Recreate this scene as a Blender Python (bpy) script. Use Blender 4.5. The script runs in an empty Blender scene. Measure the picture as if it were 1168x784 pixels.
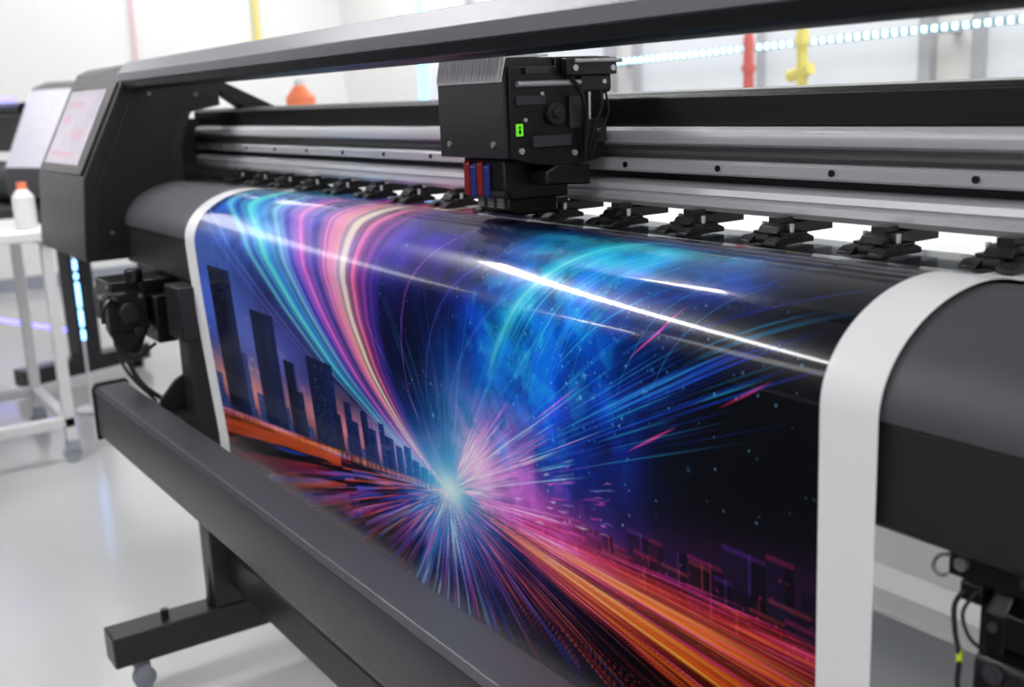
import bpy, math, random
import numpy as np
from mathutils import Vector, Matrix
random.seed(7); rng=np.random.default_rng(11)
sc=bpy.context.scene
sc.view_settings.view_transform='Standard'
def lin(c): return tuple((x/12.92 if x<=.04045 else ((x+.055)/1.055)**2.4) for x in c)
# ---------------------------------------------------------------- materials
MATS={}
def mat(name,col,rough=.5,metal=0.,var=.08,scale=30.,bump=0.,emit=0.,coat=0.,stretch=None):
    if name in MATS: return MATS[name]
    m=bpy.data.materials.new(name); m.use_nodes=True; nt=m.node_tree; N=nt.nodes; L=nt.links
    b=N['Principled BSDF']
    tc=N.new('ShaderNodeTexCoord'); mp=N.new('ShaderNodeMapping'); no=N.new('ShaderNodeTexNoise')
    if stretch: mp.inputs['Scale'].default_value=stretch
    no.inputs['Scale'].default_value=scale; no.inputs['Detail'].default_value=3
    L.new(tc.outputs['Object'],mp.inputs['Vector']); L.new(mp.outputs['Vector'],no.inputs['Vector'])
    mx=N.new('ShaderNodeMix'); mx.data_type='RGBA'
    c=lin(col); lo=[x*(1-var) for x in c]; hi=[min(1,x*(1+var)) for x in c]
    mx.inputs[6].default_value=(*lo,1); mx.inputs[7].default_value=(*hi,1)
    L.new(no.outputs['Fac'],mx.inputs[0]); L.new(mx.outputs[2],b.inputs['Base Color'])
    mr=N.new('ShaderNodeMapRange'); mr.inputs['To Min'].default_value=max(.02,rough*.85); mr.inputs['To Max'].default_value=min(1,rough*1.15)
    L.new(no.outputs['Fac'],mr.inputs['Value']); L.new(mr.outputs['Result'],b.inputs['Roughness'])
    b.inputs['Metallic'].default_value=metal; b.inputs['Coat Weight'].default_value=coat
    if emit: 
        L.new(mx.outputs[2],b.inputs['Emission Color']); b.inputs['Emission Strength'].default_value=emit
    if bump:
        bp=N.new('ShaderNodeBump'); bp.inputs['Strength'].default_value=bump; bp.inputs['Distance'].default_value=.001
        n2=N.new('ShaderNodeTexNoise'); n2.inputs['Scale'].default_value=scale*8
        L.new(mp.outputs['Vector'],n2.inputs['Vector']); L.new(n2.outputs['Fac'],bp.inputs['Height']); L.new(bp.outputs['Normal'],b.inputs['Normal'])
    MATS[name]=m; return m
m_char=mat('matte_charcoal_paint',(.285,.285,.305),.5,.15,bump=.15,scale=60)
m_apron=mat('black_apron_paint',(.12,.12,.13),.45,bump=.15,scale=60)
m_dark=mat('dark_grey_powder_coat',(.125,.125,.14),.36,bump=.15,scale=60)
m_blk=mat('black_powder_coat',(.06,.06,.07),.42,bump=.15,scale=60)
m_plas=mat('black_plastic',(.05,.05,.06),.3)
m_bar=mat('grey_painted_aluminium',(.245,.245,.27),.36,.25,bump=.2,scale=80)
m_sheen=mat('silver_grey_anodised_rail',(.46,.46,.485),.34,.35,scale=8,stretch=(.3,30,30))
m_rail=mat('brushed_aluminium',(.86,.86,.88),.25,.2,scale=8,stretch=(.2,30,30),var=.10)
m_railb=mat('bright_anodised_aluminium',(.80,.80,.82),.33,.15,scale=8,stretch=(.2,30,30))
m_raild=mat('dull_aluminium',(.50,.49,.49),.28,.3,scale=8,stretch=(.2,30,30),var=.12)
m_ribs=mat('rib_reflection_tone',(.92,.92,.93),.35,.0,var=.1)  # pale tone stands in for a striped reflection
m_steel=mat('polished_steel',(.85,.85,.87),.2,.7)
m_rub=mat('black_rubber',(.05,.05,.05),.7)
m_white=mat('white_laminate',(.87,.87,.87),.4,var=.03)
m_wpaint=mat('white_painted_steel',(.83,.83,.84),.45,var=.03)
m_grey=mat('light_grey_plastic',(.58,.60,.64),.5)
m_red=mat('faded_red_plastic',(.84,.42,.40),.5); m_yel=mat('soft_yellow_plastic',(.90,.86,.48),.5); m_org=mat('orange_plastic',(.95,.52,.36),.4)
m_dred=mat('dark_red_ink',(.50,.10,.12),.3); m_dblu=mat('dark_blue_ink',(.12,.17,.45),.3)
m_green=mat('green_label',(.45,.9,.15),.5,emit=.4)
m_paper=mat('white_paper',(.90,.90,.92),.5,var=.02)
# ---------------------------------------------------------------- geometry helpers
def gbox(a,b):
    (x0,y0,z0),(x1,y1,z1)=a,b
    V=[(x0,y0,z0),(x1,y0,z0),(x1,y1,z0),(x0,y1,z0),(x0,y0,z1),(x1,y0,z1),(x1,y1,z1),(x0,y1,z1)]
    return V,[(0,3,2,1),(4,5,6,7),(0,1,5,4),(1,2,6,5),(2,3,7,6),(3,0,4,7)]
def gprism(poly,lo,hi,ax='X'):
    n=len(poly)
    A=sum(poly[i][0]*poly[(i+1)%n][1]-poly[(i+1)%n][0]*poly[i][1] for i in range(n))
    if A<0: poly=poly[::-1]
    f={'X':lambda p,t:(t,p[0],p[1]),'Y':lambda p,t:(p[1],t,p[0]),'Z':lambda p,t:(p[0],p[1],t)}[ax]
    V=[f(p,lo) for p in poly]+[f(p,hi) for p in poly]
    F=[tuple(range(n))[::-1],tuple(range(n,2*n))]+[(i,(i+1)%n,n+(i+1)%n,n+i) for i in range(n)]
    return V,F
def gcyl(p0,p1,r,r1=None,n=24):
    p0,p1=Vector(p0),Vector(p1); r1=r if r1 is None else r1
    d=(p1-p0).normalized(); u=d.orthogonal().normalized(); w=d.cross(u)
    V=[];
    for p,q in((p0,r),(p1,r1)):
        for i in range(n):
            a=2*math.pi*i/n; V.append(tuple(p+u*math.cos(a)*q+w*math.sin(a)*q))
    F=[tuple(range(n))[::-1],tuple(range(n,2*n))]+[(i,(i+1)%n,n+(i+1)%n,n+i) for i in range(n)]
    return V,F
def gtube(pts,r,n=10,sub=6):
    P=[Vector(p) for p in pts]; Q=[]
    for i in range(len(P)-1):
        a=P[max(i-1,0)];b=P[i];c=P[i+1];d=P[min(i+2,len(P)-1)]
        for k in range(sub):
            t=k/sub; Q.append(.5*((2*b)+(c-a)*t+(2*a-5*b+4*c-d)*t*t+(3*b-a-3*c+d)*t**3))
    Q.append(P[-1]); V=[];F=[]
    for i,q in enumerate(Q):
        d=(Q[min(i+1,len(Q)-1)]-Q[max(i-1,0)]).normalized()
        u=d.cross(Vector((.31,.2,.93))).normalized(); w=d.cross(u)
        for j in range(n):
            a=2*math.pi*j/n; V.append(tuple(q+u*math.cos(a)*r+w*math.sin(a)*r))
    for i in range(len(Q)-1):
        for j in range(n):
            F.append((i*n+j,i*n+(j+1)%n,(i+1)*n+(j+1)%n,(i+1)*n+j))
    F.append(tuple(range(n))[::-1]); F.append(tuple(range((len(Q)-1)*n,len(Q)*n)))
    return V,F
WM={}
def mk(name,geoms,m,parent=None,bevel=0.,label=None,smooth=True,**kw):
    V=[];F=[]
    for v,f in geoms:
        o=len(V); V+=list(v); F+=[tuple(i+o for i in q) for q in f]
    me=bpy.data.meshes.new(name); me.from_pydata(V,[],F); me.update()
    if smooth:
        me.polygons.foreach_set('use_smooth',[True]*len(me.polygons)); me.set_sharp_from_angle(angle=math.radians(32))
    me.materials.append(m)
    ob=bpy.data.objects.new(name,me); sc.collection.objects.link(ob)
    if parent is not None:
        ob.parent=parent; ob.matrix_parent_inverse=WM[parent.name].inverted() if parent.name in WM else Matrix()
    if bevel:
        b=ob.modifiers.new('bevel','BEVEL'); b.width=bevel; b.segments=2; b.limit_method='ANGLE'; b.angle_limit=math.radians(32)
    if label: ob['label']=label
    for k,v in kw.items(): ob[k]=v
    return ob
def mks(name,geoms,m,parent=None,**kw): return [mk(name,[g],m,parent,**kw) for g in geoms]
def emp(name,loc,label,category,**kw):
    e=bpy.data.objects.new(name,None); sc.collection.objects.link(e); e.location=loc; e.empty_display_size=.1
    WM[e.name]=Matrix.Translation(loc); e['label']=label; e['category']=category
    for k,v in kw.items(): e[k]=v
    return e
def copypart(o,delta):
    c=o.copy(); sc.collection.objects.link(c); c.location=Vector(o.location)+Vector(delta)
    for k in o.children:
        d=k.copy(); sc.collection.objects.link(d); d.parent=c
    return c
# ---------------------------------------------------------------- room
ROOM=(-9.,2.6,-4.2,3.6,2.86)
x0,x1,y0,y1,H=ROOM
m_floor=mat('glossy_epoxy_floor',(.69,.69,.695),.16,var=.09,scale=1.2)
m_wall=mat('white_wall_paint',(.91,.91,.905),.7,var=.03,scale=2)
m_ceil=mat('white_ceiling_tile',(.79,.79,.79),.8,var=.03,scale=4)
st=dict(kind='structure')
mk('floor',[gbox((x0,y0,-.1),(x1,y1,0))],m_floor,smooth=False,**st)
mk('ceiling',[gbox((x0,y0,H),(x1,y1,H+.1))],m_ceil,smooth=False,**st)
mk('wall_back',[gbox((x0,y1,-.1),(x1,y1+.1,H+.1))],m_wall,smooth=False,**st)
mk('wall_front',[gbox((x0,y0-.1,-.1),(x1,y0,H+.1))],mat('grey_wall_paint',(.5,.5,.52),.7,var=.02,scale=3),smooth=False,**st)
mk('wall_left',[gbox((x0-.1,y0,-.1),(x0,y1,H+.1))],m_wall,smooth=False,**st)
mk('wall_right',[gbox((x1,y0,-.1),(x1+.1,y1,H+.1))],m_wall,smooth=False,**st)
mk('baseboard_back',[gbox((x0,y1-.015,0),(x1,y1,.1))],m_grey,smooth=False,**st)
mk('baseboard_left',[gbox((x0,y0,0),(x0+.015,y1-.02,.1))],m_grey,smooth=False,**st)
m_glass=mat('frosted_window_glass',(.82,.84,.86),.25,var=.05,scale=2,emit=.22)
m_frame=mat('pale_window_frame',(.68,.69,.71),.4)
k=1
for (a,b) in ((-6.9,-5.3),(-5.1,-3.1),(-2.9,-1.2)):
    fr=[gbox((a,y1-.05,.95),(b,y1-.001,1.01)),gbox((a,y1-.05,2.3),(b,y1-.001,2.36)),gbox((a,y1-.05,1.01),(a+.06,y1-.001,2.3)),gbox((b-.06,y1-.05,1.01),(b,y1-.001,2.3)),gbox(((a+b)/2-.02,y1-.05,1.01),((a+b)/2+.02,y1-.001,2.3))]
    w=mk('window_%d'%k,fr,m_frame,smooth=False,**st); mk('glass_pane',[gbox((a+.05,y1-.025,1.0),(b-.05,y1-.015,2.31))],m_glass,w,smooth=False); k+=1
# ---------------------------------------------------------------- camera
cam_d=bpy.data.cameras.new('camera'); cam=bpy.data.objects.new('camera',cam_d); sc.collection.objects.link(cam); sc.camera=cam
FPX=1263.; cam_d.sensor_width=36; cam_d.lens=FPX/1168*36; cam_d.clip_start=.02
CR=Vector((.5601,.8274,-.0402)); CU=Vector((-.1595,.1553,.9749)); CB=Vector((.8129,-.5397,.2190))
Rm=Matrix((CR,CU,CB)).transposed(); CAM=Vector((0,-.75,1.3))
cam.matrix_world=Matrix.Translation(CAM)@Rm.to_4x4()
cam_d.dof.use_dof=True; cam_d.dof.focus_distance=1.45; cam_d.dof.aperture_fstop=4.2
# ---------------------------------------------------------------- printed sheet profile (Y,Z) and its arc-length coordinate
EA,EB,EZ=.15,.103,1.018
XL,XR=-2.405,-.576
def dip(y): t=min(1,max(0,(y-.15)/.09)); return .012*t*t*(3-2*t)+.02*max(0,(y-.34))/.06
pr=[(0,z) for z in np.linspace(.47,EZ,30)][:-1]+[(EA-EA*math.cos(t),EZ+EB*math.sin(t)) for t in np.linspace(0,math.pi/2,90)]+[(y,EZ+EB-dip(y)) for y in np.linspace(EA+.01,.40,26)]
pr=np.array(pr); hh=.47+np.concatenate([[0],np.cumsum(np.hypot(*np.diff(pr,axis=0).T))])
MM=np.array([CR,CU,CB])
def skewf(h): return .10*np.clip((1.02-h)/.42,0,1)**1.3
def surf(px,py):
    """where a feature measured in the photograph sits on the sheet: (x, h)"""
    w=np.array([px-584,392-py,-FPX])@MM
    ratio=(pr[:,1]-1.3)/(pr[:,0]+.75); n=116
    h=np.interp(w[2]/w[1],ratio[:n],hh[:n]); y=np.interp(h,hh,pr[:,0])
    x=w[0]/w[1]*(y+.75); s=skewf(h)/(XR-XL)
    return (x-s*XR)/(1-s),h
def mirror(px,py):
    x,h=surf(px,py); y=np.interp(h,hh,pr[:,0]); z=np.interp(h,hh,pr[:,1])
    e=.002; t=np.array([np.interp(h+e,hh,pr[:,0])-np.interp(h-e,hh,pr[:,0]),np.interp(h+e,hh,pr[:,1])-np.interp(h-e,hh,pr[:,1])]); t/=np.linalg.norm(t)
    n=Vector((0,-t[1],t[0])); p=Vector((x,y,z)); d=(p-CAM).normalized(); r=d-2*d.dot(n)*n
    return p+r*((H-.03-p.z)/r.z)
# ---------------------------------------------------------------- the print
NC=1150
u=np.linspace(1/(-XL+.15),1/(-XR+.15),NC); xs=-(1/u-.15)
hs=np.concatenate([np.linspace(.47,.64,50)[:-1],np.linspace(.64,hh[-1],700)]); NR=len(hs)
XX,HH=np.meshgrid(xs,hs)
C=np.zeros((NR,NC,3))+np.array([.012,.02,.10])
def screen(m,c): 
    global C
    C=1-(1-C)*(1-np.clip(m,0,1)[...,None]*np.array(c))
def over(m,c):
    global C
    m=np.clip(m,0,1)[...,None]; C=C*(1-m)+np.array(c)*m
def sst(a,b,x): t=np.clip((x-a)/(b-a),0,1); return t*t*(3-2*t)
def blob(p,rx,rh,c,k=1.,rot=0):
    x,h=surf(*p); a=(XX-x);b=(HH-h); ca,sa=math.cos(rot),math.sin(rot)
    screen(k*np.exp(-((a*ca+b*sa)/rx)**2-((b*ca-a*sa)/rh)**2),c)
def vnoise(a,b,seed):
    g=np.random.default_rng(seed).random((128,128)); a=a%127;b=b%127
    i=a.astype(int);j=b.astype(int);fa=a-i;fb=b-j;fa=fa*fa*(3-2*fa);fb=fb*fb*(3-2*fb);i1=(i+1)%128;j1=(j+1)%128
    return (g[i,j]*(1-fa)+g[i1,j]*fa)*(1-fb)+(g[i,j1]*(1-fa)+g[i1,j1]*fa)*fb
def fbm(a,b,seed,o=5): return sum(vnoise(a*2**k+3.1*k,b*2**k+1.7*k,seed+k)/2**k for k in range(1,o))/ (1-2**-(o-1))
def n1(t,f,seed): g=np.random.default_rng(seed).random(4096); a=(t*f)%4095; i=a.astype(int); q=a-i; q=q*q*(3-2*q); return g[i]*(1-q)+g[(i+1)%4096]*q
Fx,Fh=surf(512,560)
DX=XX-Fx; DH=HH-Fh; RR=np.hypot(DX,DH)+1e-6; TH=(np.arctan2(DH,DX)-math.pi/2)%(2*math.pi)
def thd(px,py):
    x,h=surf(px,py); return (math.atan2(h-Fh,x-Fx)-math.pi/2)%(2*math.pi)
neb=fbm(XX*9,HH*9,3)
# sky glows
blob((610,395),.18,.17,(.01,.15,.78),.75)
blob((640,338),.15,.10,(.02,.42,1.),.85)
blob((575,430),.07,.12,(.03,.36,.95),.6)
blob((640,475),.20,.12,(.03,.13,.55),.75)
blob((690,290),.20,.04,(.05,.65,.9),.8)
blob((720,281),.20,.016,(.25,.9,.7),.55)
blob((330,270),.38,.11,(.24,.28,.88),.75)
blob((270,250),.35,.10,(.14,.42,.98),.65)
blob((490,285),.18,.06,(.28,.14,.80),.65)
blob((800,320),.16,.06,(.03,.16,.70),.6)
blob((560,500),.14,.09,(.05,.42,.85),.5)
C*= (.32+1.25*neb)[...,None]
blob((240,340),.25,.13,(.28,.42,.92),.92)
blob((310,400),.28,.09,(.42,.46,.95),.7)
blob((275,442),.28,.055,(1,.56,.36),.97)
blob((385,486),.22,.040,(1,.50,.44),.92)
blob((450,510),.12,.035,(.6,.55,1),.7)
screen(.5*sst(.5,.8,fbm(XX*6,HH*22,33))*np.exp(-((XX-surf(290,420)[0])/.4)**2-((HH-surf(290,420)[1])/.07)**2),(1,.65,.5))
screen(.65*sst(.52,.75,fbm(XX*16,HH*16,9))*np.exp(-((XX-surf(610,350)[0])/.17)**2-((HH-surf(610,350)[1])/.14)**2),(.1,.65,.95))
# right, bottom become almost black
xd0,xd1=surf(710,480)[0],surf(860,480)[0]
dk=sst(xd0,xd1,XX+.35*(1.0-HH))*sst(1.12,1.0,HH); over(dk*.93,(.015,.02,.045))
over(.85*sst(surf(810,330)[0],surf(940,350)[0],XX),(.01,.016,.045))
def stroke(pts,w,c,k=1.,taper=True,conv=True):
    P=np.array([surf(*p) for p in pts]) if conv else np.array(pts)
    t=np.linspace(0,len(P)-1,len(P)*10); Q=np.stack([np.interp(t,range(len(P)),P[:,i]) for i in (0,1)],1)
    ker=np.ones(7)/7; Qp=np.pad(Q,((3,3),(0,0)),mode='edge'); Q=np.stack([np.convolve(Qp[:,i],ker,'valid') for i in (0,1)],1)
    T=np.zeros((NR,NC))
    for i in range(len(Q)-1):
        a,b=Q[i],Q[i+1]; f=i/len(Q); ww=w*(1-.7*abs(2*f-1)) if taper else w
        lo=np.minimum(a,b)-3*ww; hi=np.maximum(a,b)+3*ww
        c0,c1=np.searchsorted(xs,[lo[0],hi[0]]); r0,r1=np.searchsorted(hs,[lo[1],hi[1]])
        if c1<=c0 or r1<=r0: continue
        X=XX[r0:r1,c0:c1];Hh=HH[r0:r1,c0:c1]; d=b-a; L=d@d+1e-12
        q=np.clip(((X-a[0])*d[0]+(Hh-a[1])*d[1])/L,0,1)
        dd=np.hypot(X-a[0]-q*d[0],Hh-a[1]-q*d[1])
        e=(math.sin(math.pi*min(1,f+.03))**.5 if taper else 1)*np.exp(-(dd/ww)**2)
        T[r0:r1,c0:c1]=np.maximum(T[r0:r1,c0:c1],e)
    r=np.nonzero(T.any(1))[0]; c_=np.nonzero(T.any(0))[0]
    if len(r)==0: return
    sl=(slice(r[0],r[-1]+1),slice(c_[0],c_[-1]+1))
    C[sl]=1-(1-C[sl])*(1-np.clip(T[sl]*k,0,1)[...,None]*np.array(c))
def dot(x,h,w,c,k):
    c0,c1=np.searchsorted(xs,[x-3.5*w,x+3.5*w]); r0,r1=np.searchsorted(hs,[h-3.5*w,h+3.5*w])
    if c1<=c0 or r1<=r0: return
    m=k*np.exp(-((XX[r0:r1,c0:c1]-x)**2+(HH[r0:r1,c0:c1]-h)**2)/w**2)
    C[r0:r1,c0:c1]=1-(1-C[r0:r1,c0:c1])*(1-m[...,None]*np.array(c))
arc=[(770,277),(700,282),(650,298),(607,328),(580,365),(564,400),(556,435)]
stroke(arc,.045,(.05,.5,.85),.5); stroke(arc,.016,(.1,.85,.9),.5); stroke(arc,.005,(.6,.95,1),.55)
for k in range(26):
    o=4+10*k*random.random()*.8
    stroke([(p[0]+o+random.uniform(-3,3),p[1]+o*.25) for p in arc],.0010,(.25,.75,.95),.45)
# horizon and water
xa,ha=surf(250,462); hl=np.interp(XX,[xa-.3,xa,Fx,Fx+.02],[ha-.01,ha,Fh,Fh])
water=sst(.004,-.004,HH-hl)*(XX<Fx+.3)
# left bundle of light trails
LC=[(250,228),(268,262),(285,300),(318,350),(370,420),(430,485),(480,535),(511,559)]
RC=[(500,255),(462,280),(440,315),(436,370),(448,430),(472,490),(495,535),(514,559)]
A=np.array(sorted([surf(*p)[::-1] for p in LC])); B=np.array(sorted([surf(*p)[::-1] for p in RC]))
def smo(v): 
    k=np.ones(25)/25; return np.convolve(np.pad(v,12,mode='edge'),k,'valid')
xl=smo(np.interp(hs,A[:,0],A[:,1])); xr=smo(np.interp(hs,B[:,0],B[:,1]))
W=(XX-xl[:,None])/(np.maximum(xr-xl,.004)[:,None])
st_=[(-.05,.05,.1,.4),(0,.05,.2,.5),(.06,.4,.95,.95),(.11,.05,.2,.55),(.2,.3,.97,.9),(.26,.08,.4,.8),(.34,.45,.85,1),(.42,.3,.2,.8),(.5,1,.4,.85),(.57,.5,.3,.85),(.64,1,.48,.72),(.71,1,.6,.55),(.76,1,.97,.82),(.8,1,.5,.5),(.86,.9,.28,.68),(.93,.38,.18,.75),(1,.06,.08,.4)]
st_=np.array(st_); col=np.stack([np.interp(W,st_[:,0],st_[:,i]) for i in (1,2,3)],-1)
stk=(.15+1.25*n1(W+2,34,5)**1.4)*(.5+1.0*n1(W+2,130,6))
stk=.75*stk+.32
bm=sst(-.03,.08,W)*sst(1.03,.9,W)*sst(Fh-.002,Fh+.01,HH)*(.6+.4*sst(Fh,Fh+.2,HH))
C=1-(1-C)*(1-np.clip(bm*stk,0,1)[...,None]*col*.97)
for (o,c,k) in ((-.12,(.4,.5,1),.5),(-.22,(.5,.4,.95),.35),(1.12,(.75,.3,.85),.5),(1.3,(.4,.3,.95),.35),(1.5,(.35,.4,1),.3),(1.8,(.3,.3,.9),.25)):
    pts=[(xl[i]+o*(xr[i]-xl[i]),hs[i]) for i in range(np.searchsorted(hs,Fh+.02),NR-40,30)]
    stroke(pts,.003,c,k,conv=False)
# skyline
rs=random.Random(5)
bl=[(214,232,345),(262,280,395),(308,321,430),(368,378,450)]
x_=216
while x_<500:
    wd=rs.uniform(4,9); t_=462+(x_-250)*.4-rs.uniform(10,46)*(1-(x_-216)/340); bl.append((x_,x_+wd,t_)); x_+=wd*rs.uniform(.8,1.6)
nb=len(bl)
bl+=[(236,260,302),(265,275,400),(284,309,352),(323,334,410),(337,345,445),(348,376,405),(380,388,470),(391,399,457),(402,408,480),(410,418,468),(420,428,488),(431,437,482),(439,448,497),(451,458,508),(460,468,508),(470,478,524),(480,488,532),(490,496,541),(498,503,549)]
for i,(a,b,t) in enumerate(bl):
    xa_,h1=surf(a,t); xb_,_=surf(b,t+2)
    m=sst(xa_-.0008,xa_+.0008,XX)*sst(xb_+.0008,xb_-.0008,XX)*sst(h1+.0008,h1-.0008,HH)*(HH>hl)
    over(m*.98,((.035,.08,.23) if i%3 else (.015,.04,.14)) if i>=nb else (.18,.25,.50))
    cw=.0042; chh=.0062
    wn=(np.floor((XX-xa_)/cw)*7.13+np.floor(HH/chh)*3.77+i); wn=np.abs(np.sin(wn*12.9898)*43758.5)%1
    mask=(((XX-xa_)/cw)%1>.3)*((HH/chh)%1>.4)
    screen(m*(wn>(.72 if i>=nb else .9))*mask*.26,(.65,.65,.75))
    if i>=nb:
        over(m*sst(xa_+(xb_-xa_)*.62,xa_+(xb_-xa_)*.66,XX)*.5,(.09,.16,.38))
        ant=sst(.0012,.0004,np.abs(XX-(xa_+xb_)/2))*(HH>h1)*(HH<h1+.012); over(ant*.7,(.02,.04,.14))
over(water*.95,(.03,.02,.06))
an=np.arctan2(DH,DX)
ngl=fbm(an*30,np.log(RR)*.9,21,4); ng2=fbm(an*24+40,np.log(RR)*.8,27,4); ng3=fbm(an*34+80,np.log(RR)*.8,29,4)
screen(water*sst(.45,.72,ngl)*sst(-.17,-.01,HH-hl)*.75,(1,.38,.10))
screen(water*sst(.48,.72,ng2)*sst(-.24,-.03,HH-hl)*.7,(.12,.30,.85))
screen(water*sst(.52,.74,ng3)*sst(-.2,-.02,HH-hl)*.6,(.8,.12,.28))
screen(sst(.010,.0,np.abs(HH-hl+.006))*(XX<Fx)*(.2+.8*n1(XX,300,8)**2)*.95,(1,.58,.25))
# ground right of the vanishing point
tg=thd(930,735); tb=thd(690,784)
g=sst(tb-.02,tb+.05,TH)*sst(tg+.02,tg-.02,TH)*(DX>0)
over(g*.9,(.03,.015,.035))
order=np.argsort(TH.ravel()); ths=TH.ravel()[order]
def rays(spec):
    global C
    Cr=C.reshape(-1,3); Rf=RR.ravel(); Tf=TH.ravel()
    for (t0,r0,r1,w0,w1,c,k) in spec:
        r0=max(r0,.004); dth=2.5*max(w0/r0,w1/r1)
        for sh in (0,2*math.pi,-2*math.pi):
            a,b=np.searchsorted(ths,[t0+sh-dth,t0+sh+dth])
            if b<=a: continue
            idx=order[a:b]; r=Rf[idx]; s=(r>r0)&(r<r1); idx=idx[s]; r=r[s]
            f=(r-r0)/(r1-r0); w=w0+(w1-w0)*f
            m=k*np.exp(-(r*(Tf[idx]-t0-sh)/w)**2)*np.minimum(1,np.minimum(f*4,(1-f)*2.2))
            Cr[idx]=1-(1-Cr[idx])*(1-m[:,None]*np.array(c))
    C=Cr.reshape(NR,NC,3)
def fan(pa,pb,n,rr0,rr1,w,cols,k):
    ta,tb=thd(*pa),thd(*pb); 
    if ta-tb>math.pi: tb+=2*math.pi
    if tb-ta>math.pi: ta+=2*math.pi
    o=[]
    for i in range(n):
        t=random.uniform(ta,tb); r0=random.uniform(*rr0); r1=r0+random.uniform(*rr1); ww=random.uniform(*w)
        o.append((t%(2*math.pi),r0,r1,ww*.4,ww,random.choice(cols),random.uniform(*k)))
    return o
cy=(.15,.75,1.);bu=(.08,.3,1.);wh=(.8,.95,1);mg=(1,.15,.55);pk=(1,.5,.8);og=(1,.34,.05);ye=(1,.60,.20);rd=(.92,.10,.10);pu=(.45,.15,.9)
S=[]
S+=fan((720,300),(900,500),56,(.2,.5),(.1,.35),(.0005,.0015),[cy,bu,bu,bu],(.25,.75))
S+=fan((860,370),(900,440),28,(.3,.6),(.12,.3),(.0007,.0016),[cy,bu,bu],(.35,.85))
S+=fan((720,300),(960,400),26,(.35,.6),(.2,.4),(.0006,.002),[bu,(.08,.2,.85)],(.3,.6))
S+=fan((660,440),(760,540),70,(.09,.3),(.05,.18),(.0005,.0015),[cy,wh,bu,mg],(.3,.8))
S+=fan((420,380),(660,420),40,(.08,.2),(.05,.25),(.001,.004),[cy,bu,(.1,.6,.8)],(.06,.22))
rays(S)
# city blocks beside the road of light
def linepx(x,p): a,b=surf(512,562),surf(*p); return a[1]+(x-a[0])*(b[1]-a[1])/(b[0]-a[0])
rb_=random.Random(3)
screen(sst(.12,.3,RR)*np.exp(-((HH-linepx(XX,(930,680)))/.04)**2)*(DX>0)*.34,(.40,.12,.42))
for layer in (0,1,2):
    x=Fx+.09
    while x<XR-.06:
        wd=rb_.uniform(.014,.036)*(1+(x-Fx)*1.4); lo=linepx(x,(930,758)); up=linepx(x,(930,(645,682,718)[layer])); tp=lo+(up-lo)*rb_.uniform(.6,1.1)
        m=sst(x-.002,x+.001,XX)*sst(x+wd,x+wd-.002,XX)*sst(tp+.003,tp-.001,HH)*(HH>linepx(XX,(930,768)))
        bc=rb_.choice([(.13,.07,.22),(.10,.05,.17),(.07,.04,.13),(.15,.06,.15)]); f_=(.6,.8,1.)[2-layer]
        over(m*(.88,.94,.97)[layer],tuple(v*f_ for v in bc))
        over(m*sst(x+wd*.62,x+wd*.66,XX)*.7,tuple(v*.35 for v in bc))
        ec=rb_.choice([(.95,.15,.35),(.5,.2,.8),(.95,.3,.2)])
        screen(m*sst(tp-.006,tp-.001,HH)*.35*(rb_.random()>.4),ec)
        screen(m*np.exp(-((XX-x-wd*.63)/.0018)**2)*.35*(rb_.random()>.4),ec)
        for q in range(int(2+wd*60)):
            dot(x+wd*rb_.random(),lo+(tp-lo)*rb_.random()*.9,rb_.uniform(.0009,.0018),rb_.choice([rd,og,mg,(.9,.3,.3)]),rb_.uniform(.3,.9))
        x+=wd*rb_.uniform(.85,1.3)
screen(np.exp(-((HH-linepx(XX,(930,757)))/.012)**2)*sst(.1,.3,RR)*(DX>0)*.6,(.95,.16,.14))
# lower fan
S=[]
S+=fan((360,580),(480,784),70,(.05,.2),(.05,.3),(.001,.004),[bu,cy,mg,pu,bu,og],(.1,.5))
S+=fan((440,700),(600,784),110,(.03,.18),(.05,.25),(.001,.005),[bu,cy,mg,bu,(.1,.5,.8),(.8,.15,.4),wh],(.15,.6))
S+=fan((260,500),(420,640),70,(.07,.5),(.1,.35),(.0008,.002),[og,rd,og,ye,bu],(.2,.7))
S+=fan((600,784),(760,784),70,(.05,.35),(.08,.3),(.0007,.0018),[bu,og,rd,og],(.15,.55))
# the road of light
screen(np.exp(-((TH-thd(850,784))/.07)**2)*sst(.12,.5,RR)*(DX>0)*.40,(1,.22,.04))
S+=fan((780,784),(930,775),9,(.1,.4),(.3,.6),(.004,.009),[og,rd,og],(.15,.4))
S+=fan((770,784),(930,765),140,(.03,.6),(.1,.4),(.0006,.0019),[og,og,og,rd,rd,mg],(.3,.9))
S+=fan((815,784),(850,784),10,(.05,.2),(.4,.8),(.0015,.0035),[og,ye],(.5,.95))
S+=fan((895,784),(930,784),8,(.1,.3),(.4,.7),(.0015,.003),[og,ye,rd],(.5,.9))
S+=fan((690,784),(800,784),60,(.05,.5),(.1,.4),(.0007,.002),[og,rd,(.6,.2,.1)],(.2,.6))
S+=fan((930,725),(930,765),36,(.12,.6),(.08,.3),(.0006,.0018),[rd,mg,rd,og],(.3,.85))
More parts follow.
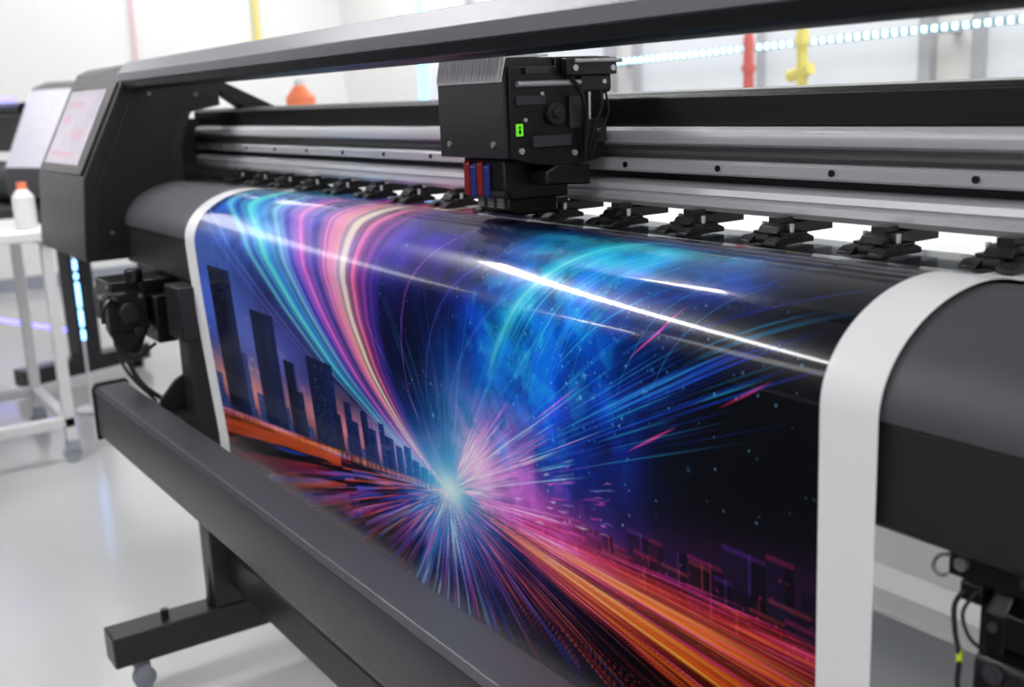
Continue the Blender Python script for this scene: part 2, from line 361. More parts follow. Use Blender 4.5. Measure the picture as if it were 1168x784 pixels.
# pink burst
S+=fan((560,470),(640,590),80,(.03,.16),(.03,.16),(.001,.003),[mg,pk,mg,(.9,.2,.8)],(.2,.7))
S+=fan((540,480),(640,600),90,(.02,.10),(.02,.08),(.0006,.0018),[pk,wh,pk,mg],(.4,.95))
S+=fan((640,590),(720,680),56,(.05,.22),(.05,.2),(.0007,.0022),[mg,pk,rd],(.3,.85))
S+=fan((440,400),(600,470),26,(.03,.12),(.03,.14),(.001,.004),[cy,wh,bu,pk],(.08,.35))
S+=fan((470,620),(560,640),40,(.01,.05),(.02,.09),(.0006,.0018),[wh,cy,pk],(.3,.8))
for a,b,k in (((715,413),(786,348),.95),((714,516),(772,487),.9),((818,467),(884,434),.75)):
    stroke([a,((a[0]+b[0])/2,(a[1]+b[1])/2),b],.0017,(1,.2,.5),k)
rays(S)
for i in range(60):
    px=random.uniform(530,690); py=random.uniform(515,600)+(px-545)*.3*random.random(); l=random.uniform(6,22); sl=(560-py)/(px-500)
    stroke([(px,py),(px+l*.5,py-l*.5*sl+random.uniform(-2,2)),(px+l,py-l*sl)],random.uniform(.0008,.0018),random.choice([mg,pk,(.8,.2,.7),(.4,.5,1),wh]),random.uniform(.3,.85))
nb2=fbm(XX*14,HH*14,61)
screen(np.exp(-((XX-surf(575,535)[0])/.16)**2-((HH-surf(575,535)[1])/.10)**2)*sst(.35,.72,nb2)*.75,(.75,.2,.75))
blob((547,534),.055,.046,(1,.5,.85),.95); blob((605,575),.13,.048,(.95,.15,.5),.65,rot=-.3)
blob((514,558),.042,.027,(.85,.98,1),.97); blob((506,548),.115,.065,(.15,.72,1),.75); blob((512,556),.27,.14,(.08,.28,.88),.5)
blob((525,498),.08,.09,(.15,.7,1),.5); blob((660,615),.12,.03,(.9,.2,.35),.3); blob((500,600),.09,.05,(.15,.45,.9),.5)
# stars
for i in range(440):
    px,py=random.uniform(430,930),random.uniform(275,600)
    if px>720 and py>400 and random.random()<.5: continue
    if i>260: px,py=random.uniform(520,780),random.uniform(285,500)
    if i==0: px,py=785,536
    if i==1: px,py=600,406
    x,h=surf(px,py)
    if h<Fh+.02 and i>1: continue
    dot(x,h,random.choice([.0008,.0011,.0015]) if i>12 else .0028,(.5,.82,1),random.uniform(.3,.95))
C=np.clip(C,0,1)
# unprinted white margins
edge=np.maximum(sst(XR-.0635,XR-.0625,XX),sst(XL+.0655,XL+.0645,XX)); edge=np.maximum(edge,sst(hh[-1]-.065,hh[-1]-.063,HH))
over(edge,(.90,.90,.91))
RGBA=np.ones((NR*NC,4),np.float32); CL=np.where(C<=.04045,C/12.92,((C+.055)/1.055)**2.4); RGBA[:,:3]=CL.reshape(-1,3); RGBA[:,3]=1-edge.ravel()
yy=np.interp(hs,hh,pr[:,0]); zz=np.interp(hs,hh,pr[:,1])
skew=skewf(HH)*((XR-XX)/(XR-XL))
co=np.stack([XX+skew,np.repeat(yy[:,None],NC,1),np.repeat(zz[:,None],NC,1)],-1).reshape(-1,3).astype(np.float32)
ii=np.arange((NR-1)*NC).reshape(NR-1,NC)[:,:-1].ravel(); quads=np.stack([ii,ii+1,ii+NC+1,ii+NC],1).astype(np.int32)
me=bpy.data.meshes.new('printed_banner'); me.vertices.add(len(co)); me.vertices.foreach_set('co',co.ravel())
me.loops.add(quads.size); me.loops.foreach_set('vertex_index',quads.ravel()); me.polygons.add(len(quads))
me.polygons.foreach_set('loop_start',np.arange(0,quads.size,4,dtype=np.int32)); me.polygons.foreach_set('use_smooth',np.ones(len(quads),bool))
me.update(calc_edges=True)
at=me.color_attributes.new('ink','FLOAT_COLOR','POINT'); at.data.foreach_set('color',RGBA.ravel())
m=bpy.data.materials.new('printed_gloss_film'); m.use_nodes=True; N=m.node_tree.nodes; L=m.node_tree.links; b=N['Principled BSDF']
a=N.new('ShaderNodeAttribute'); a.attribute_name='ink'; L.new(a.outputs['Color'],b.inputs['Base Color'])
b.inputs['Roughness'].default_value=.24; b.inputs['Specular IOR Level'].default_value=.18
mr=N.new('ShaderNodeMapRange'); mr.inputs['To Min'].default_value=.05; mr.inputs['To Max'].default_value=.6
L.new(a.outputs['Alpha'],mr.inputs['Value']); L.new(mr.outputs['Result'],b.inputs['Coat Weight']); b.inputs['Coat Roughness'].default_value=.055; b.inputs['Coat IOR'].default_value=1.42
me.materials.append(m)
ban=bpy.data.objects.new('printed_banner',me); sc.collection.objects.link(ban)
ban['label']='glossy banner with neon night city print and white margins'; ban['category']='printed banner'
e=emp('take_up_roll',(-1.49,.055,.415),'white media roll on a grey core collecting the printed banner','paper roll')
mk('wound_media',[gcyl((XL-.005,.056,.47),(XR+.005,.056,.47),.0545,n=48)],m_paper,e)
mk('core_tube',[gcyl((-2.60,.056,.47),(-.40,.056,.47),.02)],m_grey,e)
# ---------------------------------------------------------------- printer
P=emp('large_format_printer',(-1.4,.2,0),'black wide-format inkjet printer on a steel stand, printing a glossy banner','printer')
XA,XB=-2.92,.16; XG=-3.22
ell=[(EA-(EA-.004)*math.cos(t),EZ+(EB-.004)*math.sin(t)) for t in np.linspace(0,math.pi/2,40)]
top=[(y,EZ+EB-.004-dip(y)) for y in np.linspace(.16,.34,10)]
mk('curved_platen_cover',[gprism(ell+top+[(.40,1.075),(.40,1.03),(.05,EZ)],XG,XB)],m_char,P,label='matte charcoal curved platen cover')
mk('front_apron',[gprism([(.009,1.0155),(.0075,.925),(.013,.919),(.38,.919),(.38,1.0155)],XA,XB)],m_apron,P,bevel=.0025,label='flat black apron panel below a seam')
mk('chassis_beam',[gprism([(.03,.9185),(.025,.885),(.04,.868),(.30,.868),(.30,.9185)],XA,-2.50)],m_blk,P,bevel=.003)
mk('top_rail',[gprism([(.034,1.372),(.034,1.392),(.060,1.419),(.098,1.420),(.098,1.372)],XA,XB)],m_sheen,P,bevel=.0015,label='silver-grey anodised cover rail')
mk('rail_lip',[gprism([(.037,1.3715),(.042,1.356),(.050,1.352),(.094,1.350),(.097,1.3715)],XA,XB)],m_blk,P,bevel=.001)
mk('gantry_cover',[gprism([(.318,1.249),(.318,1.288),(.326,1.295),(.46,1.297),(.46,1.249)],XG,XB)],m_blk,P,bevel=.002)
mk('gantry_beam',[gbox((XG,.345,1.138),(XB,.45,1.2485))],m_blk,P)
mk('upper_guide_rail',[gprism([(.306,1.222),(.299,1.226),(.298,1.235),(.301,1.243),(.309,1.2480),(.344,1.2480),(.344,1.222)],XG,XB)],m_rail,P,label='brushed aluminium guide rail')
mk('rail_backplate',[gprism([(.330,1.2035),(.324,1.209),(.324,1.2218),(.344,1.2218),(.344,1.2035)],XG,XB)],m_raild,P,label='dull aluminium plate')
mk('middle_guide_rail',[gprism([(.308,1.184),(.304,1.187),(.304,1.199),(.308,1.2033),(.344,1.2033),(.344,1.184)],XG,XB)],m_railb,P,label='pale anodised rail with countersunk screws')
mk('lower_guide_rail',[gprism([(.318,1.134),(.300,1.137),(.294,1.144),(.293,1.153),(.300,1.1555),(.300,1.1575),(.294,1.159),(.296,1.167),(.310,1.171),(.344,1.171),(.344,1.134)],XG,XB)],m_rail,P,label='brushed aluminium lower rail')
s0=None
for x in np.arange(-2.98,0,.19):
    X=float(x)+.003
    if s0 is None: s0=mk('rail_screw',[gcyl((X,.3045,1.194),(X,.3015,1.194),.0042,n=16)],m_plas,P); sx=X
    else: copypart(s0,(X-sx,0,0))
# pinch rollers
zx=-.639; zt=EZ+EB-.012+.0012
def pinch():
    x=zx
    foot=[(.238,zt+.001),(.238,zt+.005),(.248,zt+.010),(.296,zt+.011),(.306,zt+.007),(.306,zt+.001)]
    b=mk('pinch_roller',[gprism(foot,x-.031,x-.011),gprism(foot,x+.011,x+.031),
        gbox((x-.028,.262,zt+.008),(x+.028,.298,zt+.014)),
        gprism([(.256,zt+.013),(.262,zt+.021),(.272,zt+.024),(.298,zt+.024),(.300,zt+.013)],x-.016,x+.016),
        gbox((x-.010,.270,zt+.022),(x+.010,.292,zt+.031)),
        gbox((x-.014,.290,zt+.010),(x+.014,.36,zt+.0245))],m_plas,P,bevel=.0008)
    mk('roller_wheel',[gcyl((x-.0095,.252,zt+.0066),(x+.0095,.252,zt+.0066),.0055,n=16)],m_rub,b)
    mks('tension_spring',[gcyl((x-.022,.276,zt+.013),(x-.022,.276,zt+.024),.003,n=12),gcyl((x+.022,.276,zt+.013),(x+.022,.276,zt+.024),.003,n=12)],m_steel,b)
    return b
pb=pinch()
for k in range(-3,15):
    if k: copypart(pb,(-.153*k,0,0))
# print carriage
ca,cb=-1.486,-1.306
car=mk('print_carriage',[gprism([(.12,1.212),(.12,1.322),(.128,1.350),(.290,1.351),(.290,1.212)],ca,cb)],m_dark,P,bevel=.002,label='dark grey boxy print carriage cover')
ribs=[gprism([(.1175,1.318),(.1245,1.3535),(.20,1.3545),(.20,1.3515),(.129,1.3505),(.1205,1.318)],ca+.003,cb-.003)]+[gprism([(.1150,1.321),(.1222,1.353),(.1245,1.353),(.1175,1.321)],x,x+.006) for x in np.arange(ca+.006,cb-.008,.010)]
mk('cap_reflection_ribs',ribs,m_ribs,car,label='pale ribbed plate standing in for a striped reflection')  # striped reflection on the carriage top, built as pale ribs
mk('side_plate',[gprism([(.126,1.212),(.126,1.338),(.205,1.338),(.205,1.350),(.305,1.350),(.305,1.300),(.292,1.296),(.292,1.225),(.280,1.203),(.22,1.196),(.16,1.203)],cb+.0005,cb+.006)],m_plas,car,bevel=.001)
mks('bearing_block',[gbox((cb+.006,.215,1.324),(cb+.022,.305,1.348)),gbox((cb+.006,.245,1.302),(cb+.014,.300,1.3238)),gbox((cb+.006,.255,1.228),(cb+.014,.290,1.262))],m_dark,car,bevel=.0015)
mks('steel_rod',[gcyl((cb+.011,.135,1.314),(cb+.011,.2445,1.314),.0045),gcyl((cb+.026,.225,1.343),(cb+.026,.31,1.343),.003),gcyl((cb+.010,.262,1.262),(cb+.010,.262,1.30),.0025)],m_steel,car,label='polished steel rod')
mk('motor_pulley',[gcyl((cb+.006,.2,1.272),(cb+.015,.2,1.272),.016),gcyl((cb+.015,.2,1.272),(cb+.019,.2,1.272),.007)],m_dark,car,bevel=.001)
mks('cable_clip',[gbox((cb+.006,.160,1.226),(cb+.014,.225,1.242)),gbox((cb+.006,.135,1.285),(cb+.010,.185,1.298)),gbox((cb+.006,.15,1.327),(cb+.012,.19,1.336)),gbox((cb+.006,.225,1.25),(cb+.012,.245,1.295))],m_bar,car,bevel=.001)
mks('carriage_cable',[gtube([(cb+.010,.225,1.324),(cb+.026,.232,1.305),(cb+.028,.240,1.28),(cb+.020,.247,1.25),(cb+.014,.25,1.205)],.003),gtube([(cb+.012,.28,1.302),(cb+.022,.275,1.28),(cb+.020,.262,1.25),(cb+.012,.256,1.215)],.0022),gtube([(cb+.012,.29,1.302),(cb+.024,.285,1.27),(cb+.018,.27,1.235),(cb+.010,.262,1.205)],.0018)],m_rub,car)
def screw(p,ax,r=.005):
    q=list(p); q[ax[0]]+=ax[1]*.003
    return gcyl(p,q,r,n=14)
mks('carriage_screw',[screw((ca+.03,.12,1.232),(1,-1),.0045),screw((cb-.03,.12,1.232),(1,-1),.0045)]+[screw((cb+(.006 if y<.2 else .022),y,z),(0,1),.0045) for y,z in ((.142,1.222),(.296,1.333),(.228,1.334))]+[screw((cb+.0145,.275,1.245),(0,1),.0038),screw((cb+.006,.235,1.215),(0,1),.0045),screw((cb+.006,.18,1.300),(0,1),.003),screw((cb+.006,.15,1.265),(0,1),.003),screw((cb+.0145,.285,1.314),(0,1),.0035)],m_steel,car)
mk('green_label',[gbox((cb+.0062,.134,1.243),(cb+.0070,.146,1.260))],m_green,car,label='small bright green label')
mk('label_mark',[gbox((cb+.0071,.1385,1.246),(cb+.0075,.1420,1.252)),gbox((cb+.0071,.1385,1.2535),(cb+.0075,.1420,1.2565))],m_plas,car)
hd=[gprism([(.135,1.165),(.135,1.2115),(.25,1.2115),(.25,1.150),(.15,1.150)],ca+.042,cb-.030),gprism([(.150,1.136),(.150,1.156),(.24,1.156),(.24,1.126),(.165,1.126)],ca+.055,cb-.045),gprism([(.18,1.172),(.18,1.192),(.20,1.2),(.26,1.197),(.26,1.168)],cb-.030,cb+.012)]
mk('printhead_unit',hd,m_plas,car,bevel=.003)
mks('nozzle_plate',[gbox((ca+.058+i*.026,.147,1.138),(ca+.074+i*.026,.1505,1.152)) for i in range(3)],m_raild,car)
mks('ink_damper',[gprism([(.130,1.158),(.130,1.202),(.1345,1.208),(.1345,1.154)],ca+.048+i*.036,ca+.062+i*.036) for i in (0,1)],m_dred,car,bevel=.001,label='dark red ink damper')
mks('ink_damper',[gprism([(.130,1.156),(.130,1.198),(.1345,1.204),(.1345,1.152)],ca+.066+i*.036,ca+.080+i*.036) for i in (0,1)],m_dblu,car,bevel=.001,label='dark blue ink damper')
# end housing
def housing(xa,xb,par,shell,name='end_housing',rear=.0):
    A=[(-.098,.93),(-.100,.95),(-.083,1.137),(.041,1.378),(.055,1.405),(.085,1.418),(.19,1.422),(.285,1.373),(.285,1.305),(.205,1.290),(.170,1.20),(.170,.93)]
    B=[(.165,.93),(.165,1.20),(.20,1.292),(.285,1.31),(.285,1.272),(.5,1.268),(.5,.93)]
    h=mk(name,[gprism(A,xa,xb),gprism(B,xa+.002,xb-rear),gprism([(.28,1.3745),(.45,1.292),(.45,1.2685),(.385,1.2685),(.28,1.345)],xb-.06,xb)],shell,par,bevel=.003,label='angular dark end housing with control console')
    def onface(t,o): return (-.083+.124*t-.889*o,1.137+.241*t+.457*o)
    def slab(t0,t1,o0,o1,a,b): return gprism([onface(t0,o0),onface(t1,o0),onface(t1,o1),onface(t0,o1)],a,b)
    sx0,sx1=xa+.06,xb-.085
    mk('screen_bezel',[slab(.03,.97,.0005,.006,sx0-.04,sx1+.06)],m_plas,h,bevel=.002)
    mk('control_screen',[slab(.12,.90,.0062,.0075,sx0,sx1)],mat('lit_display',(.62,.59,.64),.12,emit=.25,var=.15,scale=14),h,label='lit touch screen with muted grey-pink interface')
    mks('screen_graphic',[slab(.72,.78,.0076,.0079,sx0+.03,sx0+.2),slab(.55,.63,.0076,.0079,sx0+.03,sx0+.12),slab(.38,.48,.0076,.0079,sx0+.18,sx0+.30),slab(.2,.25,.0076,.0079,sx0+.03,sx0+.3)],mat('screen_pink',(.66,.54,.60),.2,emit=.2),h)
    return h
hs1=housing(-3.42,-2.9,P,m_dark,rear=.27)
mk('side_panel',[gprism([(-.06,.96),(-.05,1.12),(.055,1.335),(.085,1.36),(.17,1.368),(.262,1.335),(.262,1.315),(.18,1.295),(.145,1.21),(.145,.96)],-2.9,-2.894)],m_blk,hs1,bevel=.001)
mks('side_screw',[gcyl((-2.894,y,z),(-2.890,y,z),.005,n=14) for y,z in ((.10,1.34),(.22,1.335),(-.03,1.0))],m_raild,hs1)
housing(.17,.62,P,m_dark)
# stand
def stand(xc):
    leg=mk('stand_leg',[gbox((xc-.035,-.02,.155),(xc+.035,.085,.918)),gbox((xc-.05,-.035,.80),(xc+.05,.10,.9185)),gprism([(-.03,.155),(-.02,.26),(.085,.26),(.13,.155)],xc-.012,xc+.012)],m_dark,P,bevel=.003)
    ft=mk('stand_foot',[gbox((xc-.04,-.26,.08),(xc+.04,.62,.155))],m_dark,P,bevel=.004)
    for y in (-.20,.56):
        mk('caster',[gcyl((xc,y,.081),(xc,y,.066),.018),gbox((xc-.015,y-.010,.022),(xc-.011,y+.022,.066)),gbox((xc+.011,y-.010,.022),(xc+.015,y+.022,.066)),gbox((xc-.015,y-.016,.060),(xc+.015,y+.022,.067)),gcyl((xc-.010,y+.008,.026),(xc+.010,y+.008,.026),.026)],m_grey,ft,bevel=.001,label='grey swivel caster')
    mks('foot_bolt',[gcyl((xc,-.13,.155),(xc,-.13,.175),.010,n=6),gcyl((xc,.2,.155),(xc,.2,.165),.012,n=6)],m_dark,ft)
stand(-2.43); stand(.02)
mk('stand_crossbar',[gbox((-2.395,.02,.20),(-.015,.07,.29))],m_dark,P,bevel=.004)
cbX0,cbX1=-2.75,.12
mk('front_bar',[gprism([(-.156,.530),(-.156,.640),(-.148,.650),(-.082,.652),(-.078,.645),(-.078,.520),(-.150,.520)],cbX0+.012,cbX1)],m_bar,P,bevel=.0015,label='long grey painted front bar')
mk('bar_end_cap',[gprism([(-.160,.515),(-.160,.642),(-.150,.656),(-.078,.657),(-.072,.648),(-.072,.515)],cbX0,cbX0+.012)],m_blk,P,bevel=.002)
mk('bar_bracket',[gbox((-2.62,-.0775,.56),(-2.56,.10,.61)),gbox((-2.56,-.0775,.57),(-2.36,-.02,.63)),gprism([(-.0775,.56),(-.0775,.66),(-.04,.70),(0.0,.72),(.02,.60)],-2.466,-2.458)],m_blk,P,bevel=.003)
mb=mk('roller_motor_bracket',[gbox((-2.66,-.12,.80),(-2.52,-.04,.90)),gbox((-2.62,-.06,.86),(-2.49,.08,.903)),gbox((-2.525,-.14,.79),(-2.48,-.05,.88)),gprism([(-.14,.79),(-.12,.75),(-.08,.73),(-.05,.79)],-2.52,-2.49),gbox((-2.60,-.045,.76),(-2.44,.0,.87)),gcyl((-2.50,-.07,.90),(-2.50,-.07,.93),.02),gbox((-2.66,-.06,.77),(-2.62,.02,.86))],m_plas,P,bevel=.003)
mks('motor_knob',[gcyl((-2.66,-.085,.85),(-2.70,-.085,.85),.035),gcyl((-2.48,-.10,.835),(-2.455,-.10,.835),.022),gcyl((-2.58,-.12,.84),(-2.58,-.14,.84),.028),gcyl((-2.48,-.08,.79),(-2.46,-.08,.79),.012)],m_dark,mb,bevel=.002)
mks('bracket_screw',[gcyl((-2.48,-.125,.87),(-2.476,-.125,.87),.005,n=12),gcyl((-2.48,-.065,.87),(-2.476,-.065,.87),.005,n=12),gcyl((-2.55,-.12,.885),(-2.55,-.123,.885),.005,n=12)],m_raild,mb)
mk('clamp_lever',[gtube([(-2.47,-.12,.86),(-2.46,-.14,.868),(-2.46,-.155,.85),(-2.46,-.158,.82)],.005)],m_plas,mb)
mks('motor_cable',[gtube([(-2.55,-.10,.80),(-2.55,-.10,.74),(-2.50,-.08,.66),(-2.46,-.02,.60)],.006),gtube([(-2.59,-.09,.80),(-2.60,-.1,.72),(-2.55,-.09,.67),(-2.50,-.05,.61)],.004),gtube([(-2.50,-.12,.80),(-2.49,-.13,.76),(-2.47,-.10,.73),(-2.45,-.05,.76)],.004)],m_rub,mb)
mb.location=(-.09,0,.014)
rb=mk('roller_arm_bracket',[gbox((-.527,.035,.888),(-.42,.10,.9185)),gprism([(.045,.889),(.03,.870),(.028,.80),(.025,.43),(.085,.43),(.10,.86),(.10,.889)],-.488,-.470),
    gbox((-.505,.05,.80),(-.40,.10,.889)),gprism([(.022,.835),(.018,.828),(.018,.80),(.05,.79),(.05,.845)],-.488,-.41),gbox((-.512,.03,.872),(-.492,.06,.889)),gbox((-.47,.028,.845),(-.42,.05,.875))],m_plas,P,bevel=.0015)
mk('release_lever',[gtube([(-.522,.040,.905),(-.530,.030,.9055),(-.535,.028,.900),(-.536,.028,.892),(-.530,.028,.888),(-.524,.030,.890)],.0018),gcyl((-.513,.035,.902),(-.513,.030,.902),.006)],m_raild,rb,label='bent metal release lever')
mks('bracket_bolt',[gcyl((-.469,.018,.826),(-.469,.0145,.826),.009),gcyl((-.469,.0145,.826),(-.469,.0135,.826),.005),gcyl((-.455,.035,.905),(-.455,.031,.905),.005),gcyl((-.478,.0285,.86),(-.478,.025,.86),.0045)],m_bar,rb)
mks('bracket_cable',[gtube([(-.505,.035,.885),(-.512,.025,.87),(-.505,.016,.85),(-.497,.012,.83),(-.499,.015,.80),(-.495,.03,.74),(-.49,.04,.64)],.0022),gtube([(-.495,.03,.885),(-.500,.018,.868),(-.490,.014,.85),(-.480,.024,.838)],.0016)],m_rub,rb)
mk('cable_marker',[gtube([(-.4985,.0135,.836),(-.497,.012,.83),(-.498,.0135,.824)],.0026)],mat('lime_marker',(.75,.85,.15),.4),rb,label='yellow-green cable marker')
# ---------------------------------------------------------------- ceiling lights and added fill lamps
m_led=mat('led_diffuser',(1,1,1),.5,var=0,emit=42.)
def led(a,b,w,m=None):
    a,b=Vector((a.x,a.y,0)),Vector((b.x,b.y,0)); d=(b-a).normalized(); n=Vector((-d.y,d.x,0))*w/2
    def slab(z0,z1,k):
        c=[a-n*k-d*(k-1)*w*.2,b-n*k+d*(k-1)*w*.2,b+n*k+d*(k-1)*w*.2,a+n*k-d*(k-1)*w*.2]
        V=[(p.x,p.y,z0) for p in c]+[(p.x,p.y,z1) for p in c]
        return V,[(0,3,2,1),(4,5,6,7),(0,1,5,4),(1,2,6,5),(2,3,7,6),(3,0,4,7)]
    e=emp('ceiling_light',((a.x+b.x)/2,(a.y+b.y)/2,H),'long white linear led fitting on the ceiling','ceiling light',group='linear ceiling lights')
    mk('lamp_housing',[slab(H-.024,H-.0005,1.15)],m_wpaint,e); mk('lamp_diffuser',[slab(H-.030,H-.0242,1)],m or m_led,e)
led(mirror(560,300),mirror(955,417),.22)
led(mirror(430,314),mirror(690,372),.18)
led(mirror(700,374),mirror(955,443),.14)
led(mirror(567,296),mirror(825,333),.10)
def area(loc,sx,sy,p,col=(1,1,1)):  # fill lamps added under the ceiling to brighten room and walls
    l=bpy.data.lights.new('added_fill_panel','AREA'); l.shape='RECTANGLE'; l.size=sx; l.size_y=sy; l.energy=p; l.color=col
    o=bpy.data.objects.new('added_fill_panel',l); sc.collection.objects.link(o); o.location=loc
    return o
wc=(1,.985,.97)
area((.8,-2.6,H-.04),2.4,2.4,84,wc)
area((-3.2,-3.4,H-.04),3,1.0,48,wc)
area((-7.6,-1.6,H-.04),1.4,3.6,56,wc)
area((-8.1,1.9,H-.04),1.2,2.6,27,wc)
area((-4.2,3.2,H-.04),7.,.6,112,wc)
area((1.5,.6,H-.04),1.4,1.6,36,wc)
w=bpy.data.worlds.new('world'); sc.world=w; w.use_nodes=True; w.node_tree.nodes['Background'].inputs[0].default_value=(.85,.86,.88,1)
# ---------------------------------------------------------------- furniture
def table(X0,X1,Y0,Y1,Z,label):
    e=emp('work_table',((X0+X1)/2,(Y0+Y1)/2,0),label,'table')
    mk('table_top',[gbox((X0,Y0,Z-.035),(X1,Y1,Z))],m_white,e,bevel=.004)
    for x in (X0+.04,X1-.04):
        for y in (Y0+.05,Y1-.05):
            mk('table_leg',[gbox((x-.02,y-.02,.09),(x+.02,y+.02,Z-.035))],m_wpaint,e,bevel=.003)
            mk('caster',[gcyl((x-.012,y,.035),(x+.012,y,.035),.035),gbox((x-.02,y-.02,.05),(x+.02,y+.03,.09))],m_grey,e,bevel=.002)
    mks('stretcher',[gbox((X0+.02,Y0+.03,.14),(X0+.06,Y1-.03,.18)),gbox((X1-.06,Y0+.03,.14),(X1-.02,Y1-.03,.18)),gbox((X0+.06,Y0+.03,.14),(X1-.06,Y0+.07,.18)),gbox((X0+.06,Y1-.07,.14),(X1-.06,Y1-.03,.18))],m_wpaint,e,bevel=.003)
    return e
table(-4.95,-4.27,-.50,.13,.886,'white work table on casters with steel frame')
table(-5.2,.4,1.75,2.6,.85,'long white work table along the rear wall')
b=mk('ink_bottle',[gcyl((-4.5,.06,.887),(-4.5,.06,1.0),.04),gcyl((-4.5,.06,1.0),(-4.5,.06,1.03),.04,.018)],m_white,bevel=.002,label='white plastic bottle with orange cap on the table',category='bottle')
mk('bottle_cap',[gcyl((-4.5,.06,1.03),(-4.5,.06,1.055),.018)],m_org,b)
# unseen dark cabinet and mat, added to darken reflections in the gloss print
cb2=emp('cabinet_or_dark_block',(-4.2,-1.7,0),'unseen black cabinet added to darken reflections in the print','cabinet')
mk('cabinet_body',[gbox((-4.6,-3.0,0),(-3.7,-.66,1.45))],m_blk,cb2,bevel=.006)
mks('cabinet_door',[gbox((-3.699,-2.98+i*.78,.05),(-3.68,-2.22+i*.78,1.42)) for i in range(3)],m_dark,cb2,bevel=.004)
mk('reflection_dark_mat',[gprism([(-2.9,0),(-2.9,.008),(-2.89,.014),(-.63,.014),(-.62,.008),(-.62,0)],-3.6,.9)],mat('added_dark_mat',(.10,.10,.11),.7,bump=.5,scale=60),label='unseen black mat added before the printer to darken print reflections',category='floor mat')  # added out of view so the print mirrors a dark floor
# second printer
P2=emp('large_format_printer',(-5.5,.55,0),'second dark wide-format printer with tilted pale screen, standing beyond the table','printer')
h2=mk('end_housing',[gprism([(.45,.92),(.45,1.04),(.64,1.42),(.72,1.45),(.85,1.44),(.95,1.30),(.95,.92)],-5.85,-5.38)],m_bar,P2,bevel=.01)
mk('console_panel',[gprism([(.4475,1.06),(.6235,1.41),(.6185,1.4125),(.4425,1.0625)],-5.82,-5.44)],mat('lit_display2',(.78,.77,.82),.2,emit=.35),h2)
mk('side_cover',[gprism([(.48,.95),(.48,1.03),(.66,1.38),(.72,1.41),(.78,.95)],-5.38,-5.365)],m_dark,h2,bevel=.003)
mk('media_roller',[gcyl((-8.0,.62,.98),(-5.86,.62,.98),.10)],m_blk,P2)
mk('front_tray',[gprism([(.50,.70),(.48,.86),(.52,.88),(.70,.88),(.70,.70)],-8.0,-5.4)],m_dark,P2,bevel=.005)
mk('gantry_beam',[gbox((-8.0,.7,1.12),(-5.86,.85,1.3))],m_dark,P2,bevel=.004)
mk('top_rail',[gcyl((-8.0,.60,1.33),(-5.86,.60,1.33),.03)],m_blk,P2)
for xx in (-5.7,-7.8):
    mk('stand_leg',[gbox((xx-.05,.6,.11),(xx+.05,.72,.93))],m_dark,P2,bevel=.004)
    mk('stand_foot',[gbox((xx-.05,.3,.04),(xx+.05,1.0,.12))],m_dark,P2,bevel=.004)
    mks('foot_pad',[gcyl((xx,y,.0),(xx,y,.041),.03) for y in (.35,.95)],m_rub,P2)
m_bled=mat('blue_led',(.45,.70,1.),.4,emit=6.)
m_vled=mat('violet_led',(.40,.38,1.),.4,emit=5.)
mks('led_and_tint_strip',[gcyl((-8.0,.56,1.375),(-5.87,.56,1.375),.010),gcyl((-7.74,.61,.25),(-5.76,.61,.25),.009)],m_vled,P2)  # upper strip is real; lower violet tube added to tint the floor
P2.rotation_euler=(0,0,math.radians(20)); P2.location=(-5.45,.43,0)
# led lamp stand beyond the table
rk=emp('led_lamp_stand',(-5.0,.32,0),'slim grey stand holding a broken line of blue-white leds','lamp')
mk('stand_base',[gcyl((-5.0,.32,0),(-5.0,.32,.02),.07)],m_wpaint,rk,bevel=.003)
mk('stand_post',[gcyl((-5.012,.32,.02),(-5.012,.32,.70),.006)],m_wpaint,rk)
mks('led_segment',[gcyl((-5.0,.32,a),(-5.0,.32,b),.0085) for a,b in ((.33,.37),(.39,.46),(.475,.58),(.60,.62),(.64,.68))],m_bled,rk)
# wall fittings
mk('led_tube',[gcyl((-7.6,3.56,1.2),(-7.6,3.56,2.85),.016),gbox((-7.62,3.56,1.2),(-7.58,3.6,2.85))],mat('cool_led',(.50,.74,1.),.4,emit=2.2),label='vertical cool-white led tube on the wall',category='light')
mk('yellow_conduit',[gcyl((-8.96,2.82,1.80),(-8.96,2.82,2.3),.022),gcyl((-8.96,2.82,2.3),(-8.96,2.98,2.42),.022),gcyl((-8.96,2.98,2.42),(-8.96,2.98,H-.01),.022),gbox((-9.0,2.77,1.72),(-8.92,2.87,1.82))],m_yel,label='yellow conduit and box on the wall',category='conduit')
mk('pink_conduit',[gcyl((-8.97,1.82,1.62),(-8.97,1.82,2.84),.010),gbox((-9.0,1.80,1.58),(-8.95,1.84,1.64))],mat('pale_pink_plastic',(.88,.70,.72),.5),label='thin pale pink conduit on the wall',category='conduit')
ms=bpy.data.materials.new('dotted_led_strip'); ms.use_nodes=True; N=ms.node_tree.nodes; L=ms.node_tree.links; b=N['Principled BSDF']
tc=N.new('ShaderNodeTexCoord'); sp=N.new('ShaderNodeSeparateXYZ'); L.new(tc.outputs['Object'],sp.inputs[0])
mu=N.new('ShaderNodeMath'); mu.operation='MULTIPLY'; mu.inputs[1].default_value=1/.048; L.new(sp.outputs['X'],mu.inputs[0])
fr=N.new('ShaderNodeMath'); fr.operation='PINGPONG'; fr.inputs[1].default_value=.5; L.new(mu.outputs[0],fr.inputs[0])
gt=N.new('ShaderNodeMath'); gt.operation='GREATER_THAN'; gt.inputs[1].default_value=.28; L.new(fr.outputs[0],gt.inputs[0])
em=N.new('ShaderNodeMath'); em.operation='MULTIPLY'; em.inputs[1].default_value=7; L.new(gt.outputs[0],em.inputs[0]); L.new(em.outputs[0],b.inputs['Emission Strength'])
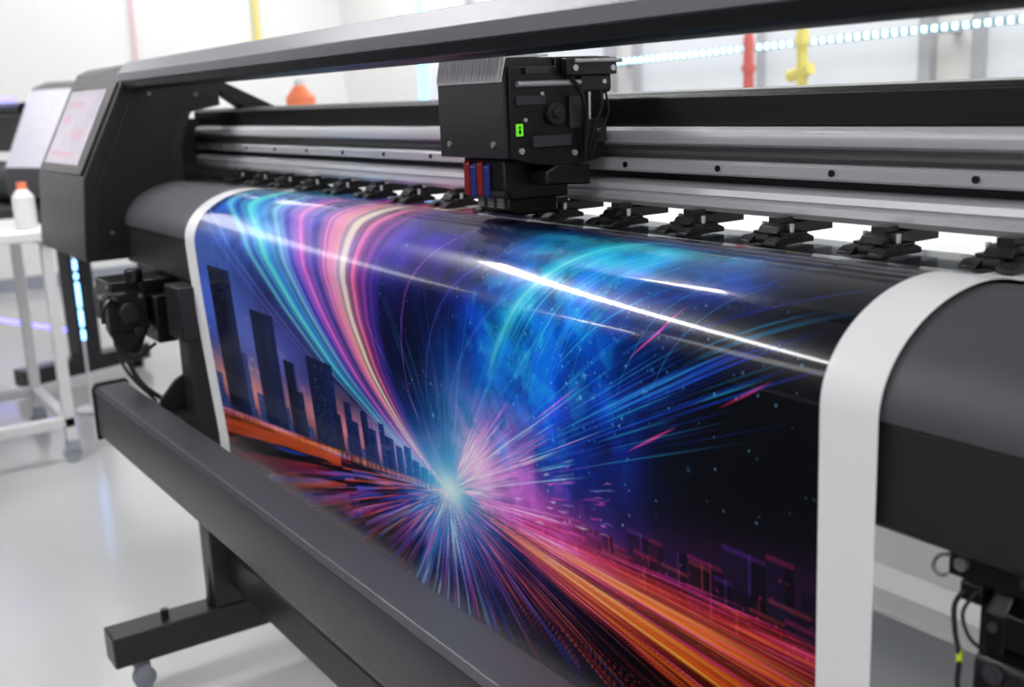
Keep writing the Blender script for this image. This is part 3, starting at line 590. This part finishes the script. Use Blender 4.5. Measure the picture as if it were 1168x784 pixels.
b.inputs['Emission Color'].default_value=(.40,.82,1,1); b.inputs['Base Color'].default_value=(.40,.55,.63,1)
def slant(y0,y1,dz0,dz1):
    a,b=-5.3,-1.5; za,zb=1.437,1.515
    return [(a,y0,za+dz0),(b,y0,zb+dz0),(b,y1,zb+dz0),(a,y1,za+dz0),(a,y0,za+dz1),(b,y0,zb+dz1),(b,y1,zb+dz1),(a,y1,za+dz1)],[(0,3,2,1),(4,5,6,7),(0,1,5,4),(1,2,6,5),(2,3,7,6),(3,0,4,7)]
ld=mk('led_strip_light',[slant(3.3,3.31,0,.020)],ms,label='dotted cool-white led strip on a wall rail',category='led strip',smooth=False)
mk('mounting_rail',[slant(3.3105,3.33,-.006,.026),gbox((-5.2,3.33,1.43),(-5.15,3.6,1.45)),gbox((-3.02,3.33,1.48),(-2.98,3.6,1.50))],m_frame,ld)
mk('safety_post',[gcyl((-3.64,3.0,0),(-3.64,3.0,1.5),.024),gcyl((-3.64,3.0,0),(-3.64,3.0,.02),.09),gcyl((-3.64,3.0,1.5),(-3.64,3.0,1.53),.024,.018),gcyl((-3.64,3.0,1.36),(-3.64,3.0,1.39),.032)],m_red,label='slim faded red post standing by the rear wall',category='post')
mk('safety_post',[gcyl((-3.33,3.0,0),(-3.33,3.0,1.5),.024),gcyl((-3.33,3.0,0),(-3.33,3.0,.02),.09),gcyl((-3.33,3.0,1.46),(-3.33,3.0,1.55),.034,.02),gcyl((-3.40,3.0,1.33),(-3.28,3.0,1.36),.026)],m_yel,label='slim pale yellow post with a side arm',category='post')
cbn=emp('cabinet_or_dark_block',(-5.2,1.3,0),'grey equipment cabinet behind the printer','cabinet')
mk('cabinet_body',[gbox((-5.5,1.1,0),(-4.9,1.5,1.22))],m_grey,cbn,bevel=.005); mk('cabinet_door',[gbox((-5.48,1.08,.05),(-4.92,1.0995,1.2))],m_wpaint,cbn,bevel=.003)
b=mk('ink_jug',[gcyl((-4.98,1.42,1.221),(-4.98,1.42,1.33),.07),gcyl((-4.98,1.42,1.33),(-4.98,1.42,1.385),.07,.025)],m_org,bevel=.003,label='orange plastic ink jug on the cabinet',category='jug'); mk('jug_cap',[gcyl((-4.98,1.42,1.385),(-4.98,1.42,1.41),.025)],m_wpaint,b)
mk('cable_duct',[gprism([(1.42,0),(1.43,.05),(1.45,.06),(1.53,.06),(1.55,.05),(1.56,0)],-4.0,.5)],m_white,label='white floor cable duct behind the printer',category='cable duct')
mk('floor_mat',[gprism([(.55,0),(.55,.006),(.56,.012),(1.38,.012),(1.39,.006),(1.39,0)],-2.6,.5)],mat('grey_rubber_mat',(.45,.46,.48),.6,bump=.4,scale=60),label='grey rubber floor mat behind the printer',category='floor mat')
